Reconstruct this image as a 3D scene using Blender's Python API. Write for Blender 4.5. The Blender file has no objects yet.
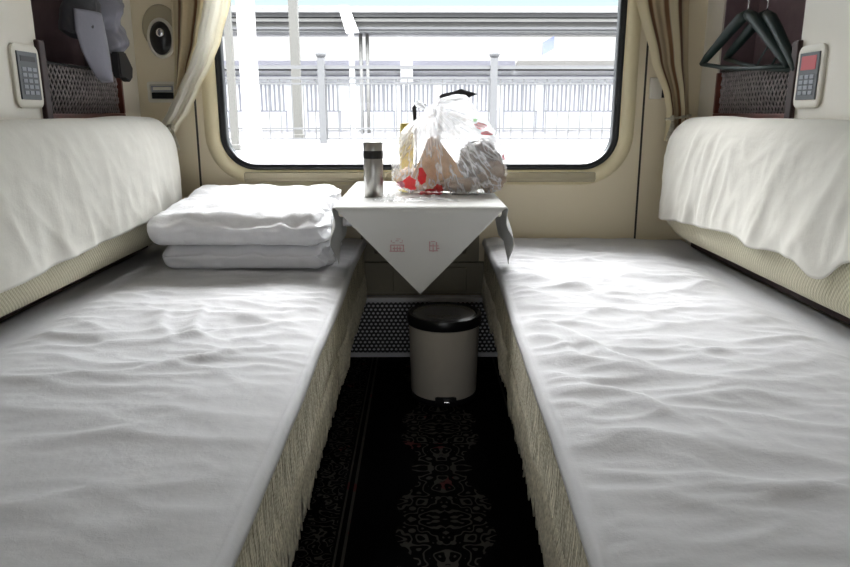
import bpy, bmesh, math, random
from mathutils import Vector, Matrix, noise
random.seed(7)
R = math.radians
S = bpy.context.scene
COL = S.collection

# ------------------------------------------------------------------ camera
cd = bpy.data.cameras.new('camera'); cam = bpy.data.objects.new('camera', cd); COL.objects.link(cam)
cam.location = (0, 0, 0.896)
cam.rotation_euler = (R(90 - 13.958), 0, R(-0.403))
cd.sensor_width = 36; cd.lens = 36 * 690 / 850; cd.clip_start = 0.02; cd.clip_end = 300
S.camera = cam
# ------------------------------------------------------------------ view
S.view_settings.view_transform = 'Standard'; S.view_settings.look = 'None'
S.view_settings.gamma = 1; S.view_settings.use_curve_mapping = False
S.view_settings.exposure = 0.22
# ------------------------------------------------------------------ sky: bright overcast, whiter at the horizon, brightest overhead
W = bpy.data.worlds.new('sky'); S.world = W; W.use_nodes = True
nt = W.node_tree; nt.nodes.clear()
o = nt.nodes.new('ShaderNodeOutputWorld'); bg = nt.nodes.new('ShaderNodeBackground')
tc = nt.nodes.new('ShaderNodeTexCoord'); sx = nt.nodes.new('ShaderNodeSeparateXYZ')
cr = nt.nodes.new('ShaderNodeValToRGB'); st = nt.nodes.new('ShaderNodeValToRGB')
e = cr.color_ramp.elements
e[0].position = 0.0; e[0].color = (0.98, 1.0, 1.0, 1)
e[1].position = 1.0; e[1].color = (0.97, 0.985, 1.0, 1)
for p, c in ((0.10, (0.98, 1, 1, 1)), (0.14, (0.74, 0.93, 0.97, 1)), (0.3, (0.92, 0.97, 1.0, 1))):
    n = e.new(p); n.color = c
e = st.color_ramp.elements
e[0].position = 0.0; e[0].color = (0.062, 0.062, 0.062, 1)
e[1].position = 1.0; e[1].color = (1, 1, 1, 1)
for p, v in ((0.13, 0.053), (0.175, 0.055), (0.30, 0.4), (0.6, 0.85)):
    n = e.new(p); n.color = (v, v, v, 1)
mul = nt.nodes.new('ShaderNodeMath'); mul.operation = 'MULTIPLY'; mul.inputs[1].default_value = 18.0
L = nt.links
L.new(tc.outputs['Generated'], sx.inputs[0]); L.new(sx.outputs['Z'], cr.inputs[0]); L.new(sx.outputs['Z'], st.inputs[0])
L.new(cr.outputs[0], bg.inputs[0]); L.new(st.outputs[0], mul.inputs[0]); L.new(mul.outputs[0], bg.inputs[1]); L.new(bg.outputs[0], o.inputs[0])
# ------------------------------------------------------------------ veiled sun, high over the platform
sd = bpy.data.lights.new('sun', 'SUN'); sun = bpy.data.objects.new('sun', sd); COL.objects.link(sun)
sd.energy = 17; sd.angle = R(60); sd.color = (1.0, 0.99, 0.97)
d = Vector((0.10, -math.cos(R(57)), -math.sin(R(57))))
sun.rotation_euler = d.to_track_quat('-Z', 'Y').to_euler()
# ------------------------------------------------------------------ ceiling lamp of the compartment (its panel is built below)
ad = bpy.data.lights.new('ceiling_lamp_light', 'AREA'); al = bpy.data.objects.new('ceiling_lamp_light', ad); COL.objects.link(al)
ad.shape = 'RECTANGLE'; ad.size = 1.1; ad.size_y = 0.9; ad.energy = 0.8; ad.color = (1.0, 0.97, 0.92)
al.location = (0, 0.75, 2.235)
# added low fill behind the viewer, standing in for corridor floor bounce
kd = bpy.data.lights.new('corridor_fill_light', 'AREA'); kl = bpy.data.objects.new('corridor_fill_light', kd); COL.objects.link(kl)
kd.shape = 'RECTANGLE'; kd.size = 1.1; kd.size_y = 0.9; kd.energy = 5.8; kd.color = (0.97, 0.98, 1.0)
kl.location = (0, -0.70, 0.52); kl.rotation_euler = (R(90), 0, 0)

# ================================================================== materials
def newmat(name):
    m = bpy.data.materials.new(name); m.use_nodes = True
    return m, m.node_tree, m.node_tree.nodes['Principled BSDF']
def obco(nt):
    return nt.nodes.new('ShaderNodeTexCoord').outputs['Object']
def math_(nt, op, a, b=None):
    n = nt.nodes.new('ShaderNodeMath'); n.operation = op
    for i, v in enumerate((a, b)):
        if v is None: continue
        if isinstance(v, (int, float)): n.inputs[i].default_value = v
        else: nt.links.new(v, n.inputs[i])
    return n.outputs[0]
def mix_(nt, f, a, b):
    n = nt.nodes.new('ShaderNodeMix'); n.data_type = 'RGBA'
    for k, v in ((0, f), (6, a), (7, b)):
        if isinstance(v, (int, float)): n.inputs[k].default_value = v
        elif isinstance(v, tuple): n.inputs[k].default_value = (*v, 1)
        else: nt.links.new(v, n.inputs[k])
    return n.outputs[2]
def noise_(nt, co, scale, detail=3, rough=.5, mapscale=None):
    if mapscale:
        mp = nt.nodes.new('ShaderNodeMapping'); mp.inputs['Scale'].default_value = mapscale
        nt.links.new(co, mp.inputs[0]); co = mp.outputs[0]
    n = nt.nodes.new('ShaderNodeTexNoise'); n.inputs['Scale'].default_value = scale
    n.inputs['Detail'].default_value = detail; n.inputs['Roughness'].default_value = rough
    nt.links.new(co, n.inputs['Vector']); return n.outputs['Fac']
def bump_(nt, p, h, strength=.3, dist=.002):
    b = nt.nodes.new('ShaderNodeBump'); b.inputs['Strength'].default_value = strength; b.inputs['Distance'].default_value = dist
    nt.links.new(h, b.inputs['Height']); nt.links.new(b.outputs[0], p.inputs['Normal'])
def sep(nt, co):
    n = nt.nodes.new('ShaderNodeSeparateXYZ'); nt.links.new(co, n.inputs[0]); return n.outputs
def plain(name, col, rough=.5, metal=0, var=.06, vs=9, bump=0, bs=120, coat=0):
    m, nt, p = newmat(name); co = obco(nt)
    f = noise_(nt, co, vs, 4)
    c2 = tuple(max(0, c * (1 - 2.2 * var)) for c in col); c1 = tuple(min(1, c * (1 + var)) for c in col)
    nt.links.new(mix_(nt, f, c2, c1), p.inputs['Base Color'])
    p.inputs['Roughness'].default_value = rough; p.inputs['Metallic'].default_value = metal
    p.inputs['Coat Weight'].default_value = coat
    if bump: bump_(nt, p, noise_(nt, co, bs, 4), bump, .002)
    return m
def cloth(name, col, weave=900, sheen=.15, fine=.25, trans=0):
    m, nt, p = newmat(name); co = obco(nt); x, y, z = sep(nt, co)
    f = noise_(nt, co, 7, 5, .6)
    nt.links.new(mix_(nt, f, tuple(c * .93 for c in col), col), p.inputs['Base Color'])
    p.inputs['Roughness'].default_value = .92; p.inputs['Sheen Weight'].default_value = sheen
    p.inputs['Specular IOR Level'].default_value = .2
    n1 = noise_(nt, co, 45, 6, .65); n2 = noise_(nt, co, weave, 1)
    h = math_(nt, 'ADD', n1, math_(nt, 'MULTIPLY', n2, .15))
    bump_(nt, p, h, fine, .006)
    return m
def waffle(name, col, dark, cell=.011):
    m, nt, p = newmat(name); co = obco(nt); x, y, z = sep(nt, co)
    k = 2 * math.pi / cell
    # the weave runs along y and around the section (x + z)
    u = math_(nt, 'SINE', math_(nt, 'MULTIPLY', y, k))
    v = math_(nt, 'SINE', math_(nt, 'MULTIPLY', math_(nt, 'ADD', z, math_(nt, 'MULTIPLY', x, .6)), k))
    h = math_(nt, 'MULTIPLY', math_(nt, 'ADD', math_(nt, 'MULTIPLY', u, v), 1), .5)
    n = noise_(nt, co, 160, 3)
    hh = math_(nt, 'ADD', math_(nt, 'MULTIPLY', h, .7), math_(nt, 'MULTIPLY', n, .5))
    nt.links.new(mix_(nt, hh, dark, col), p.inputs['Base Color'])
    p.inputs['Roughness'].default_value = .9
    bump_(nt, p, hh, .7, .003)
    return m
M = {}
M['wall'] = plain('cream_laminate', (.77, .68, .50), .38, var=.03, vs=3)
M['side'] = plain('pale_laminate', (.78, .74, .65), .32, var=.03, vs=3, coat=.2)
M['mould'] = plain('cream_moulding', (.82, .73, .49), .3, var=.03)
M['sill'] = plain('tan_sill', (.42, .37, .25), .45)
M['seam'] = plain('dark_panel_seam', (.05, .045, .035), .8)
M['gasket'] = plain('black_rubber', (.008, .010, .013), .35, var=.1)
M['ceil'] = plain('grey_ceiling', (.46, .45, .42), .5)
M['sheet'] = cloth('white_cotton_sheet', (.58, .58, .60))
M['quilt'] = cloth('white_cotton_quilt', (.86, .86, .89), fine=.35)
M['linen'] = cloth('white_backrest_linen', (.70, .68, .62), fine=.2)
M['tcloth'] = cloth('white_table_linen', (.66, .66, .645), fine=.06)
M['waffle'] = waffle('beige_waffle_weave', (.66, .62, .47), (.36, .33, .23))
m, nt, p = newmat('beige_coverlet_weave'); M['cover'] = m
co = obco(nt)
n1 = noise_(nt, co, 1.0, 2, .6, (45, 230, 14)); n2 = noise_(nt, co, 1.0, 2, .5, (60, 120, 300))
ff = math_(nt, 'ADD', math_(nt, 'MULTIPLY', n1, .65), math_(nt, 'MULTIPLY', n2, .35))
rr = nt.nodes.new('ShaderNodeMapRange'); rr.inputs[1].default_value = .36; rr.inputs[2].default_value = .64; nt.links.new(ff, rr.inputs[0])
nt.links.new(mix_(nt, rr.outputs[0], (.12, .105, .07), (.74, .69, .54)), p.inputs['Base Color']); p.inputs['Roughness'].default_value = .9
bump_(nt, p, ff, .8, .004)
M['string'] = plain('beige_tassel_yarn', (.64, .60, .48), .8, var=.35, vs=120)
M['darkbase'] = plain('dark_brown_base', (.025, .02, .018), .6)
M['maroon'] = plain('maroon_felt', (.20, .135, .15), .85, var=.12, vs=30, bump=.3, bs=300)
M['redwood'] = plain('red_brown_wood', (.17, .045, .03), .35, var=.25, vs=40)
M['darkwood'] = plain('dark_red_wood', (.035, .012, .011), .6, var=.25, vs=40)
M['net'] = plain('mauve_net_cord', (.40, .35, .35), .6, var=.4, vs=60)
M['black'] = plain('black_fabric', (.012, .011, .012), .8)
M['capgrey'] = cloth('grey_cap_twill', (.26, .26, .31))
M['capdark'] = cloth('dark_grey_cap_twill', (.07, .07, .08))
M['hanger'] = plain('dark_green_plastic', (.005, .020, .018), .5)
M['chrome'] = plain('bright_chrome', (.75, .75, .77), .18, 1)
M['panelw'] = plain('ivory_plastic', (.74, .71, .62), .4, var=.02)
M['key'] = plain('grey_button', (.30, .32, .36), .5)
M['keyface'] = plain('dark_grey_faceplate', (.10, .11, .12), .5)
M['redface'] = plain('red_display', (.55, .07, .08), .4)
M['steel'] = plain('brushed_steel', (.42, .41, .39), .32, 1, var=.1, vs=50)
M['blackp'] = plain('black_plastic', (.012, .012, .013), .3)
M['bin'] = plain('warm_grey_plastic', (.74, .68, .58), .42, var=.03)
M['binlid'] = plain('smoky_plastic', (.11, .11, .11), .22, var=.1)
M['alu'] = plain('grey_aluminium', (.78, .78, .80), .5, .2)
M['underp'] = plain('shade_toned_panel', (.24, .215, .15), .5)  # wall colour darkened for the shade under the table; brackets share it
M['bread'] = plain('golden_bread_crust', (.55, .33, .16), .7, var=.35, vs=45, bump=.6, bs=60)
M['brownpk'] = plain('brown_paper_packet', (.33, .24, .17), .5, var=.4, vs=22)
M['pink'] = plain('faded_pink_thread', (.62, .38, .39), .9, var=.2, vs=200)
M['yellow'] = plain('mustard_plastic', (.55, .42, .08), .4)
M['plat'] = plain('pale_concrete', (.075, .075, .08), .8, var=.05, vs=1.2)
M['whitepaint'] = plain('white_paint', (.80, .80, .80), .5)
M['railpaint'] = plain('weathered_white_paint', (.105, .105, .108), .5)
M['greypaint'] = plain('beige_grey_paint', (.085, .082, .074), .5)
M['roofgrey'] = plain('grey_roof_sheet', (.15, .15, .15), .6)
M['roofdark'] = plain('dark_roof_edge', (.12, .12, .125), .6)
M['roofpale'] = plain('pale_roof_fascia', (.20, .195, .185), .6)
M['farlav'] = plain('lavender_grey_cladding', (.20, .20, .235), .6)
M['fardark'] = plain('slate_bars', (.17, .17, .195), .6)
M['farwhite'] = plain('far_white_wall', (.85, .85, .86), .8)
M['bluesign'] = plain('pale_blue_sign', (.15, .17, .32), .5)
M['plaster'] = plain('rear_panel', (.30, .28, .24), .5)

# curtain materials: striped along the gathered width (UV x)
def striped(name, stops, rough=.85, trans=.0):
    m, nt, p = newmat(name)
    uv = nt.nodes.new('ShaderNodeTexCoord').outputs['UV']; u, v, _ = sep(nt, uv)
    rp = nt.nodes.new('ShaderNodeValToRGB'); el = rp.color_ramp.elements
    el[0].position = stops[0][0]; el[0].color = (*stops[0][1], 1); el[1].position = stops[-1][0]; el[1].color = (*stops[-1][1], 1)
    for q, c in stops[1:-1]:
        n = el.new(q); n.color = (*c, 1)
    nt.links.new(u, rp.inputs[0]); nt.links.new(rp.outputs[0], p.inputs['Base Color'])
    p.inputs['Roughness'].default_value = rough; p.inputs['Sheen Weight'].default_value = .2
    if trans:
        tr = nt.nodes.new('ShaderNodeBsdfTranslucent'); mx = nt.nodes.new('ShaderNodeMixShader'); mx.inputs[0].default_value = trans
        nt.links.new(rp.outputs[0], tr.inputs[0])
        out = nt.nodes['Material Output']
        nt.links.new(p.outputs[0], mx.inputs[1]); nt.links.new(tr.outputs[0], mx.inputs[2]); nt.links.new(mx.outputs[0], out.inputs[0])
    return m
be = (.62, .52, .34); br = (.22, .11, .05); crm = (.74, .66, .46)
M['curt'] = striped('beige_curtain_with_brown_stripes', [(0, crm), (.16, crm), (.19, br), (.25, br), (.28, be), (.50, be), (.53, br), (.58, br), (.61, crm), (.74, crm), (.77, br), (.84, br), (.87, be), (1, be)], trans=.38)
M['sheer'] = striped('white_satin_curtain', [(0, (.88, .86, .78)), (.4, (.92, .91, .86)), (.9, (.88, .85, .74)), (1, (.80, .74, .57))], .6, .55)

# glass: clear pane with a faint surface reflection
m, nt, p = newmat('window_glass'); M['glass'] = m
tr = nt.nodes.new('ShaderNodeBsdfTransparent'); gl = nt.nodes.new('ShaderNodeBsdfGlossy'); gl.inputs['Roughness'].default_value = .02
mx = nt.nodes.new('ShaderNodeMixShader'); fr = nt.nodes.new('ShaderNodeFresnel'); fr.inputs[0].default_value = 1.3
nt.links.new(fr.outputs[0], mx.inputs[0]); nt.links.new(tr.outputs[0], mx.inputs[1]); nt.links.new(gl.outputs[0], mx.inputs[2])
nt.links.new(mx.outputs[0], nt.nodes['Material Output'].inputs[0]); nt.nodes.remove(p)

# thin carrier-bag plastic: milky, creased, with printed red flowers
def bagmat(name, milky, prints):
    m, nt, p = newmat(name); co = obco(nt)
    p.inputs['Roughness'].default_value = .22; p.inputs['Specular IOR Level'].default_value = .7
    base = (.95, .955, .97)
    tr = nt.nodes.new('ShaderNodeBsdfTransparent'); mx = nt.nodes.new('ShaderNodeMixShader')
    n = noise_(nt, co, 16, 4, .6)
    fac = math_(nt, 'ADD', math_(nt, 'MULTIPLY', n, .35), milky - .17)
    if prints:
        X, Y, Z = sep(nt, co)
        dx = math_(nt, 'SUBTRACT', X, .030); dz = math_(nt, 'SUBTRACT', .925, Z)
        ang = math_(nt, 'ARCTAN2', dx, dz); dist = math_(nt, 'SQRT', math_(nt, 'ADD', math_(nt, 'MULTIPLY', dx, dx), math_(nt, 'MULTIPLY', dz, dz)))
        cv = nt.nodes.new('ShaderNodeCombineXYZ'); nt.links.new(math_(nt, 'MULTIPLY', ang, 7), cv.inputs[0]); nt.links.new(math_(nt, 'MULTIPLY', dist, 9), cv.inputs[1]); nt.links.new(math_(nt, 'MULTIPLY', Y, 3), cv.inputs[2])
        rn = noise_(nt, cv.outputs[0], 1.0, 3, .6)
        rg = math_(nt, 'POWER', math_(nt, 'SUBTRACT', 1, math_(nt, 'MULTIPLY', math_(nt, 'ABSOLUTE', math_(nt, 'SUBTRACT', rn, .5)), 5)), 5)
        rg = math_(nt, 'MAXIMUM', rg, 0)
        up = nt.nodes.new('ShaderNodeMapRange'); up.inputs[1].default_value = .76; up.inputs[2].default_value = .90; up.inputs[3].default_value = 0; up.inputs[4].default_value = .30
        nt.links.new(Z, up.inputs[0])
        fac = math_(nt, 'ADD', math_(nt, 'ADD', fac, math_(nt, 'MULTIPLY', rg, .35)), up.outputs[0])
    mask = None; col = base
    nz = noise_(nt, co, 55, 2)
    for (px, py, pz, r, c) in prints:
        vm = nt.nodes.new('ShaderNodeVectorMath'); vm.operation = 'SUBTRACT'; vm.inputs[1].default_value = (px, py, pz); nt.links.new(co, vm.inputs[0])
        vs = nt.nodes.new('ShaderNodeVectorMath'); vs.operation = 'MULTIPLY'; vs.inputs[1].default_value = (1 / r[0], 1 / .08, 1 / r[1]); nt.links.new(vm.outputs[0], vs.inputs[0])
        ln = nt.nodes.new('ShaderNodeVectorMath'); ln.operation = 'LENGTH'; nt.links.new(vs.outputs[0], ln.inputs[0])
        dd = math_(nt, 'ADD', ln.outputs['Value'], math_(nt, 'MULTIPLY', math_(nt, 'SUBTRACT', nz, .5), 1.6))
        k = math_(nt, 'LESS_THAN', dd, 1.0)
        col = mix_(nt, k, col, c)
        mask = k if mask is None else math_(nt, 'MAXIMUM', mask, k)
    if mask is not None:
        nt.links.new(col, p.inputs['Base Color'])
        fac = math_(nt, 'MAXIMUM', fac, math_(nt, 'MULTIPLY', mask, .85))
    else:
        p.inputs['Base Color'].default_value = (*base, 1)
    tl = nt.nodes.new('ShaderNodeBsdfTranslucent'); m2 = nt.nodes.new('ShaderNodeMixShader'); m2.inputs[0].default_value = .35
    if mask is not None: nt.links.new(col, tl.inputs[0])
    else: tl.inputs[0].default_value = (*base, 1)
    nt.links.new(p.outputs[0], m2.inputs[1]); nt.links.new(tl.outputs[0], m2.inputs[2])
    nt.links.new(fac, mx.inputs[0]); nt.links.new(tr.outputs[0], mx.inputs[1]); nt.links.new(m2.outputs[0], mx.inputs[2])
    nt.links.new(mx.outputs[0], nt.nodes['Material Output'].inputs[0])
    bump_(nt, p, noise_(nt, co, 60, 5, .6), .5, .004)
    return m
red = (.50, .012, .02)
M['bag'] = bagmat('milky_carrier_bag_plastic', .13, [
    (-.030, 2.0, .700, (.020, .022), red), (.004, 2.0, .722, (.012, .026), red), (-.058, 2.0, .690, (.012, .012), (.25, .05, .10)),
    (.020, 2.0, .668, (.022, .012), red), (.052, 2.0, .678, (.014, .020), red),
    (.176, 2.0, .858, (.022, .010), red), (.196, 2.0, .838, (.024, .007), red), (.160, 2.0, .874, (.008, .007), (.25, .5, .2)),
    (.243, 2.05, .77, (.006, .01), red), (-.055, 2.0, .668, (.016, .010), (.75, .65, .25))])
M['wrap'] = bagmat('clear_crinkled_wrap', .22, [])

# perforated metal: dark round holes staggered in grey sheet
m, nt, p = newmat('perforated_grille_metal'); M['perf'] = m
co = obco(nt); x, y, z = sep(nt, co); c = .0165
u = math_(nt, 'DIVIDE', x, c); v = math_(nt, 'DIVIDE', z, c * .85)
row = math_(nt, 'FLOOR', v)
uu = math_(nt, 'ADD', u, math_(nt, 'MULTIPLY', row, .5))
fu = math_(nt, 'SUBTRACT', math_(nt, 'FRACT', uu), .5); fv = math_(nt, 'SUBTRACT', math_(nt, 'FRACT', v), .5)
dd = math_(nt, 'SQRT', math_(nt, 'ADD', math_(nt, 'MULTIPLY', fu, fu), math_(nt, 'MULTIPLY', fv, fv)))
hole = math_(nt, 'LESS_THAN', dd, .30)
nt.links.new(mix_(nt, hole, (.03, .03, .032), (.72, .72, .74)), p.inputs['Base Color'])
p.inputs['Roughness'].default_value = .5; p.inputs['Metallic'].default_value = .3

# carpet: black pile, woven scroll medallions down the middle and a floral border
m, nt, p = newmat('black_floral_carpet'); M['carpet'] = m
co = obco(nt); x, y, z = sep(nt, co)
ax = math_(nt, 'ABSOLUTE', math_(nt, 'SUBTRACT', x, .055))
yr = math_(nt, 'PINGPONG', y, .23)
cb = nt.nodes.new('ShaderNodeCombineXYZ'); nt.links.new(ax, cb.inputs[0]); nt.links.new(yr, cb.inputs[1])
n1 = noise_(nt, cb.outputs[0], 21, 1.2, .4)
ctr = math_(nt, 'ABSOLUTE', math_(nt, 'SUBTRACT', math_(nt, 'FRACT', math_(nt, 'MULTIPLY', n1, 7)), .5))
line = math_(nt, 'LESS_THAN', ctr, .17)
vo = nt.nodes.new('ShaderNodeTexVoronoi'); vo.inputs['Scale'].default_value = 26; nt.links.new(cb.outputs[0], vo.inputs['Vector'])
blob = math_(nt, 'LESS_THAN', vo.outputs['Distance'], .22)
lim = math_(nt, 'ADD', .085, math_(nt, 'MULTIPLY', math_(nt, 'SINE', math_(nt, 'MULTIPLY', yr, 27)), .025))
inmid = math_(nt, 'LESS_THAN', ax, lim)
mid = math_(nt, 'MULTIPLY', math_(nt, 'MAXIMUM', line, blob), inmid)
# borders
bd1 = math_(nt, 'LESS_THAN', math_(nt, 'ABSOLUTE', math_(nt, 'SUBTRACT', ax, .215)), .0035)
bd2 = math_(nt, 'LESS_THAN', math_(nt, 'ABSOLUTE', math_(nt, 'SUBTRACT', ax, .232)), .0025)
inb = math_(nt, 'MULTIPLY', math_(nt, 'GREATER_THAN', ax, .240), math_(nt, 'LESS_THAN', ax, .31))
n2 = noise_(nt, co, 34, 1.5, .4)
l2 = math_(nt, 'LESS_THAN', math_(nt, 'ABSOLUTE', math_(nt, 'SUBTRACT', math_(nt, 'FRACT', math_(nt, 'MULTIPLY', n2, 6)), .5)), .14)
pat = math_(nt, 'MAXIMUM', mid, math_(nt, 'MAXIMUM', math_(nt, 'MAXIMUM', bd1, bd2), math_(nt, 'MULTIPLY', l2, inb)))
n3 = noise_(nt, co, 9, 1)
redd = math_(nt, 'GREATER_THAN', n3, .68)
pc = mix_(nt, redd, (.075, .071, .064), (.12, .045, .045))
nt.links.new(mix_(nt, pat, (.003, .003, .0033), pc), p.inputs['Base Color'])
p.inputs['Roughness'].default_value = 1; p.inputs['Specular IOR Level'].default_value = .05
bump_(nt, p, noise_(nt, co, 500, 2), .5, .003)

# ================================================================== mesh helpers
def link(name, me, mat, parent=None, smooth=False):
    o = bpy.data.objects.new(name, me); COL.objects.link(o)
    if mat: me.materials.append(M[mat] if isinstance(mat, str) else mat)
    if smooth: me.polygons.foreach_set('use_smooth', [True] * len(me.polygons))
    if parent: o.parent = parent; o.matrix_parent_inverse = Matrix.Translation(parent.location).inverted() if False else Matrix()
    return o
class MB:
    def __init__(s): s.bm = bmesh.new()
    def box(s, x0, x1, y0, y1, z0, z1, bev=0):
        b = bmesh.new(); bmesh.ops.create_cube(b, size=1)
        bmesh.ops.scale(b, vec=(abs(x1 - x0), abs(y1 - y0), abs(z1 - z0)), verts=b.verts)
        bmesh.ops.translate(b, vec=((x0 + x1) / 2, (y0 + y1) / 2, (z0 + z1) / 2), verts=b.verts)
        if bev: bmesh.ops.bevel(b, geom=b.edges[:], offset=bev, segments=3, affect='EDGES', profile=.5)
        s.add(b); return s
    def add(s, b):
        me = bpy.data.meshes.new('t'); b.to_mesh(me); b.free(); s.bm.from_mesh(me); bpy.data.meshes.remove(me)
    def tube(s, pts, r, n=8, closed=False, cap=True):
        pts = [Vector(p) for p in pts]; rs = r if isinstance(r, (list, tuple)) else [r] * len(pts)
        rings = []; prev = None
        for i, p in enumerate(pts):
            a = pts[i - 1] if (i > 0 or closed) else p; c = pts[(i + 1) % len(pts)] if (i < len(pts) - 1 or closed) else p
            t = (c - a).normalized()
            if prev is None:
                up = Vector((0, 0, 1)) if abs(t.z) < .9 else Vector((1, 0, 0)); nrm = (up - t * up.dot(t)).normalized()
            else: nrm = (prev - t * prev.dot(t)).normalized()
            prev = nrm; bn = t.cross(nrm)
            rings.append([s.bm.verts.new(p + (nrm * math.cos(2 * math.pi * k / n) + bn * math.sin(2 * math.pi * k / n)) * rs[i]) for k in range(n)])
        m = len(rings)
        for i in range(m if closed else m - 1):
            a, b = rings[i], rings[(i + 1) % m]
            for k in range(n): s.bm.faces.new((a[k], a[(k + 1) % n], b[(k + 1) % n], b[k]))
        if cap and not closed: s.bm.faces.new(rings[0][::-1]); s.bm.faces.new(rings[-1])
        return s
    def lathe(s, cx, cy, prof, n=48, sx=1, sy=1):
        rings = []
        for r, z in prof:
            rings.append([s.bm.verts.new((cx + sx * r * math.cos(2 * math.pi * k / n), cy + sy * r * math.sin(2 * math.pi * k / n), z)) for k in range(n)])
        for a, b in zip(rings, rings[1:]):
            for k in range(n): s.bm.faces.new((a[k], a[(k + 1) % n], b[(k + 1) % n], b[k]))
        s.bm.faces.new(rings[0][::-1]); s.bm.faces.new(rings[-1]); return s
    def loops(s, loops, close=True, caps=False):
        rr = [[s.bm.verts.new(p) for p in lp] for lp in loops]
        for a, b in zip(rr, rr[1:]):
            n = len(a)
            for k in range(n if close else n - 1): s.bm.faces.new((a[k], a[(k + 1) % n], b[(k + 1) % n], b[k]))
        if caps: s.bm.faces.new(rr[0][::-1]); s.bm.faces.new(rr[-1])
        return s
    def prism(s, poly, axis, a, b, bev=0):
        bm = bmesh.new()
        def P(u, v, w): return {'x': (w, u, v), 'y': (u, w, v), 'z': (u, v, w)}[axis]
        A = [bm.verts.new(P(u, v, a)) for u, v in poly]; B = [bm.verts.new(P(u, v, b)) for u, v in poly]; n = len(poly)
        bm.faces.new(A[::-1]); bm.faces.new(B)
        for k in range(n): bm.faces.new((A[k], A[(k + 1) % n], B[(k + 1) % n], B[k]))
        if bev: bmesh.ops.bevel(bm, geom=bm.edges[:], offset=bev, segments=2, affect='EDGES')
        s.add(bm); return s
    def build(s, name, mat, parent=None, smooth=False, angle=None):
        bmesh.ops.recalc_face_normals(s.bm, faces=s.bm.faces)
        me = bpy.data.meshes.new(name); s.bm.to_mesh(me); s.bm.free()
        o = link(name, me, mat, parent, smooth or angle is not None)
        if angle is not None: me.set_sharp_from_angle(angle=R(angle))
        return o
def grid(name, mat, nu, nv, fn, parent=None, thick=0, uv=False, subd=0):
    vs = [fn(i / nu, j / nv) for j in range(nv + 1) for i in range(nu + 1)]
    fs = [(j * (nu + 1) + i, j * (nu + 1) + i + 1, (j + 1) * (nu + 1) + i + 1, (j + 1) * (nu + 1) + i) for j in range(nv) for i in range(nu)]
    me = bpy.data.meshes.new(name); me.from_pydata(vs, [], fs); me.update()
    if uv:
        ul = me.uv_layers.new(name='UVMap')
        for lp in me.loops:
            k = lp.vertex_index; ul.data[lp.index].uv = ((k % (nu + 1)) / nu, (k // (nu + 1)) / nv)
    o = link(name, me, mat, parent, True)
    if thick:
        md = o.modifiers.new('thickness', 'SOLIDIFY'); md.thickness = thick; md.offset = 0
    return o
def empty(name, loc, label, cat, group=None):
    o = bpy.data.objects.new(name, None); COL.objects.link(o); o.location = loc; o.empty_display_size = .1
    tag(o, label, cat, group); return o
def tag(o, label, cat, group=None):
    o['label'] = label; o['category'] = cat
    if group: o['group'] = group
    return o
def struct(o, label=None):
    o['kind'] = 'structure'
    return o
# parts are modelled in world coordinates; this parents them without moving them
def adopt(root, *parts):
    for c in parts:
        c.parent = root; c.matrix_parent_inverse = Matrix.Translation(-Vector(root.location))
def N(x, y, z=0, s=1.0): return noise.noise(Vector((x * s, y * s, z)))
def fbm(x, y, z, s): return N(x, y, z, s) + .5 * N(x, y, z + 7, 2 * s) + .25 * N(x, y, z + 13, 4 * s)
def sst(a, b, x):
    t = max(0, min(1, (x - a) / (b - a))); return t * t * (3 - 2 * t)
def gauss(d, w): return math.exp(-(d / w) ** 2)
def seg_ridge(x, y, pts, w, h):
    """soft crease along a polyline: wandering, uneven, dying out at its ends"""
    x += .022 * N(x, y, 201, 9); y += .022 * N(x, y, 202, 9)
    n = len(pts) - 1; best = 0
    for k, (a, b) in enumerate(zip(pts, pts[1:])):
        ax_, ay_ = a; bx_, by_ = b; dx, dy = bx_ - ax_, by_ - ay_; l2 = dx * dx + dy * dy
        t = max(0, min(1, ((x - ax_) * dx + (y - ay_) * dy) / l2)); s_ = (k + t) / n
        nx, ny = -dy, dx; l = math.sqrt(l2)
        sd_ = ((x - ax_ - t * dx) * nx + (y - ay_ - t * dy) * ny) / l
        d = math.hypot(x - ax_ - t * dx, y - ay_ - t * dy)
        ww = w * (.7 if sd_ > 0 else 1.8)
        if d < ww * 3: best = max(best, h * math.sin(math.pi * min(1, max(0, s_ * .9 + .05))) ** .8 * gauss(d, ww) * (1 + .4 * N(x, y, 203, 12)))
    return best
def crumple(x, y, seed, sx_, sy_, k=4):
    a = x + .09 * N(x, y, seed, 3.1); b = y + .07 * N(x, y, seed + 1, 3.3)
    r1 = (1 - abs(N(a * sx_, b * sy_, seed + 2))) ** k
    r2 = (1 - abs(N(a * sx_ * 2.3 + 4, b * sy_ * 2.1, seed + 3))) ** k
    m_ = sst(-.25, .35, N(x, y, seed + 4, 2.6))
    return r1 * (.35 + .65 * m_) + .45 * r2 * (1 - .5 * m_)

# ================================================================== structure
HW, D = .98, 2.5
YB = -.75
ZT = 2.25
struct(MB().box(-1.3, 1.3, YB - .1, D + .06, -.06, 0).build('floor', 'darkbase'))
struct(MB().box(-1.3, 1.3, YB - .1, D + .06, ZT, ZT + .05).build('ceiling', 'ceil'))
struct(MB().box(-1.3, 1.3, YB - .1, YB, 0, ZT).build('wall_rear', 'plaster'))
def rrect(x0, x1, z0, z1, r, y, n=10):
    pts = []
    for cx, cz, a0 in ((x1 - r, z0 + r, -90), (x1 - r, z1 - r, 0), (x0 + r, z1 - r, 90), (x0 + r, z0 + r, 180)):
        for k in range(n + 1):
            a = R(a0 + 90 * k / n); pts.append((cx + r * math.cos(a), y, cz + r * math.sin(a)))
    return pts
WX0, WX1, WZ0, WZ1, WR = -.708, .706, .694, 1.56, .125
def wloop(off, y): return rrect(WX0 - off, WX1 + off, WZ0 - off, WZ1 + off, WR + off, y)
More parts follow.
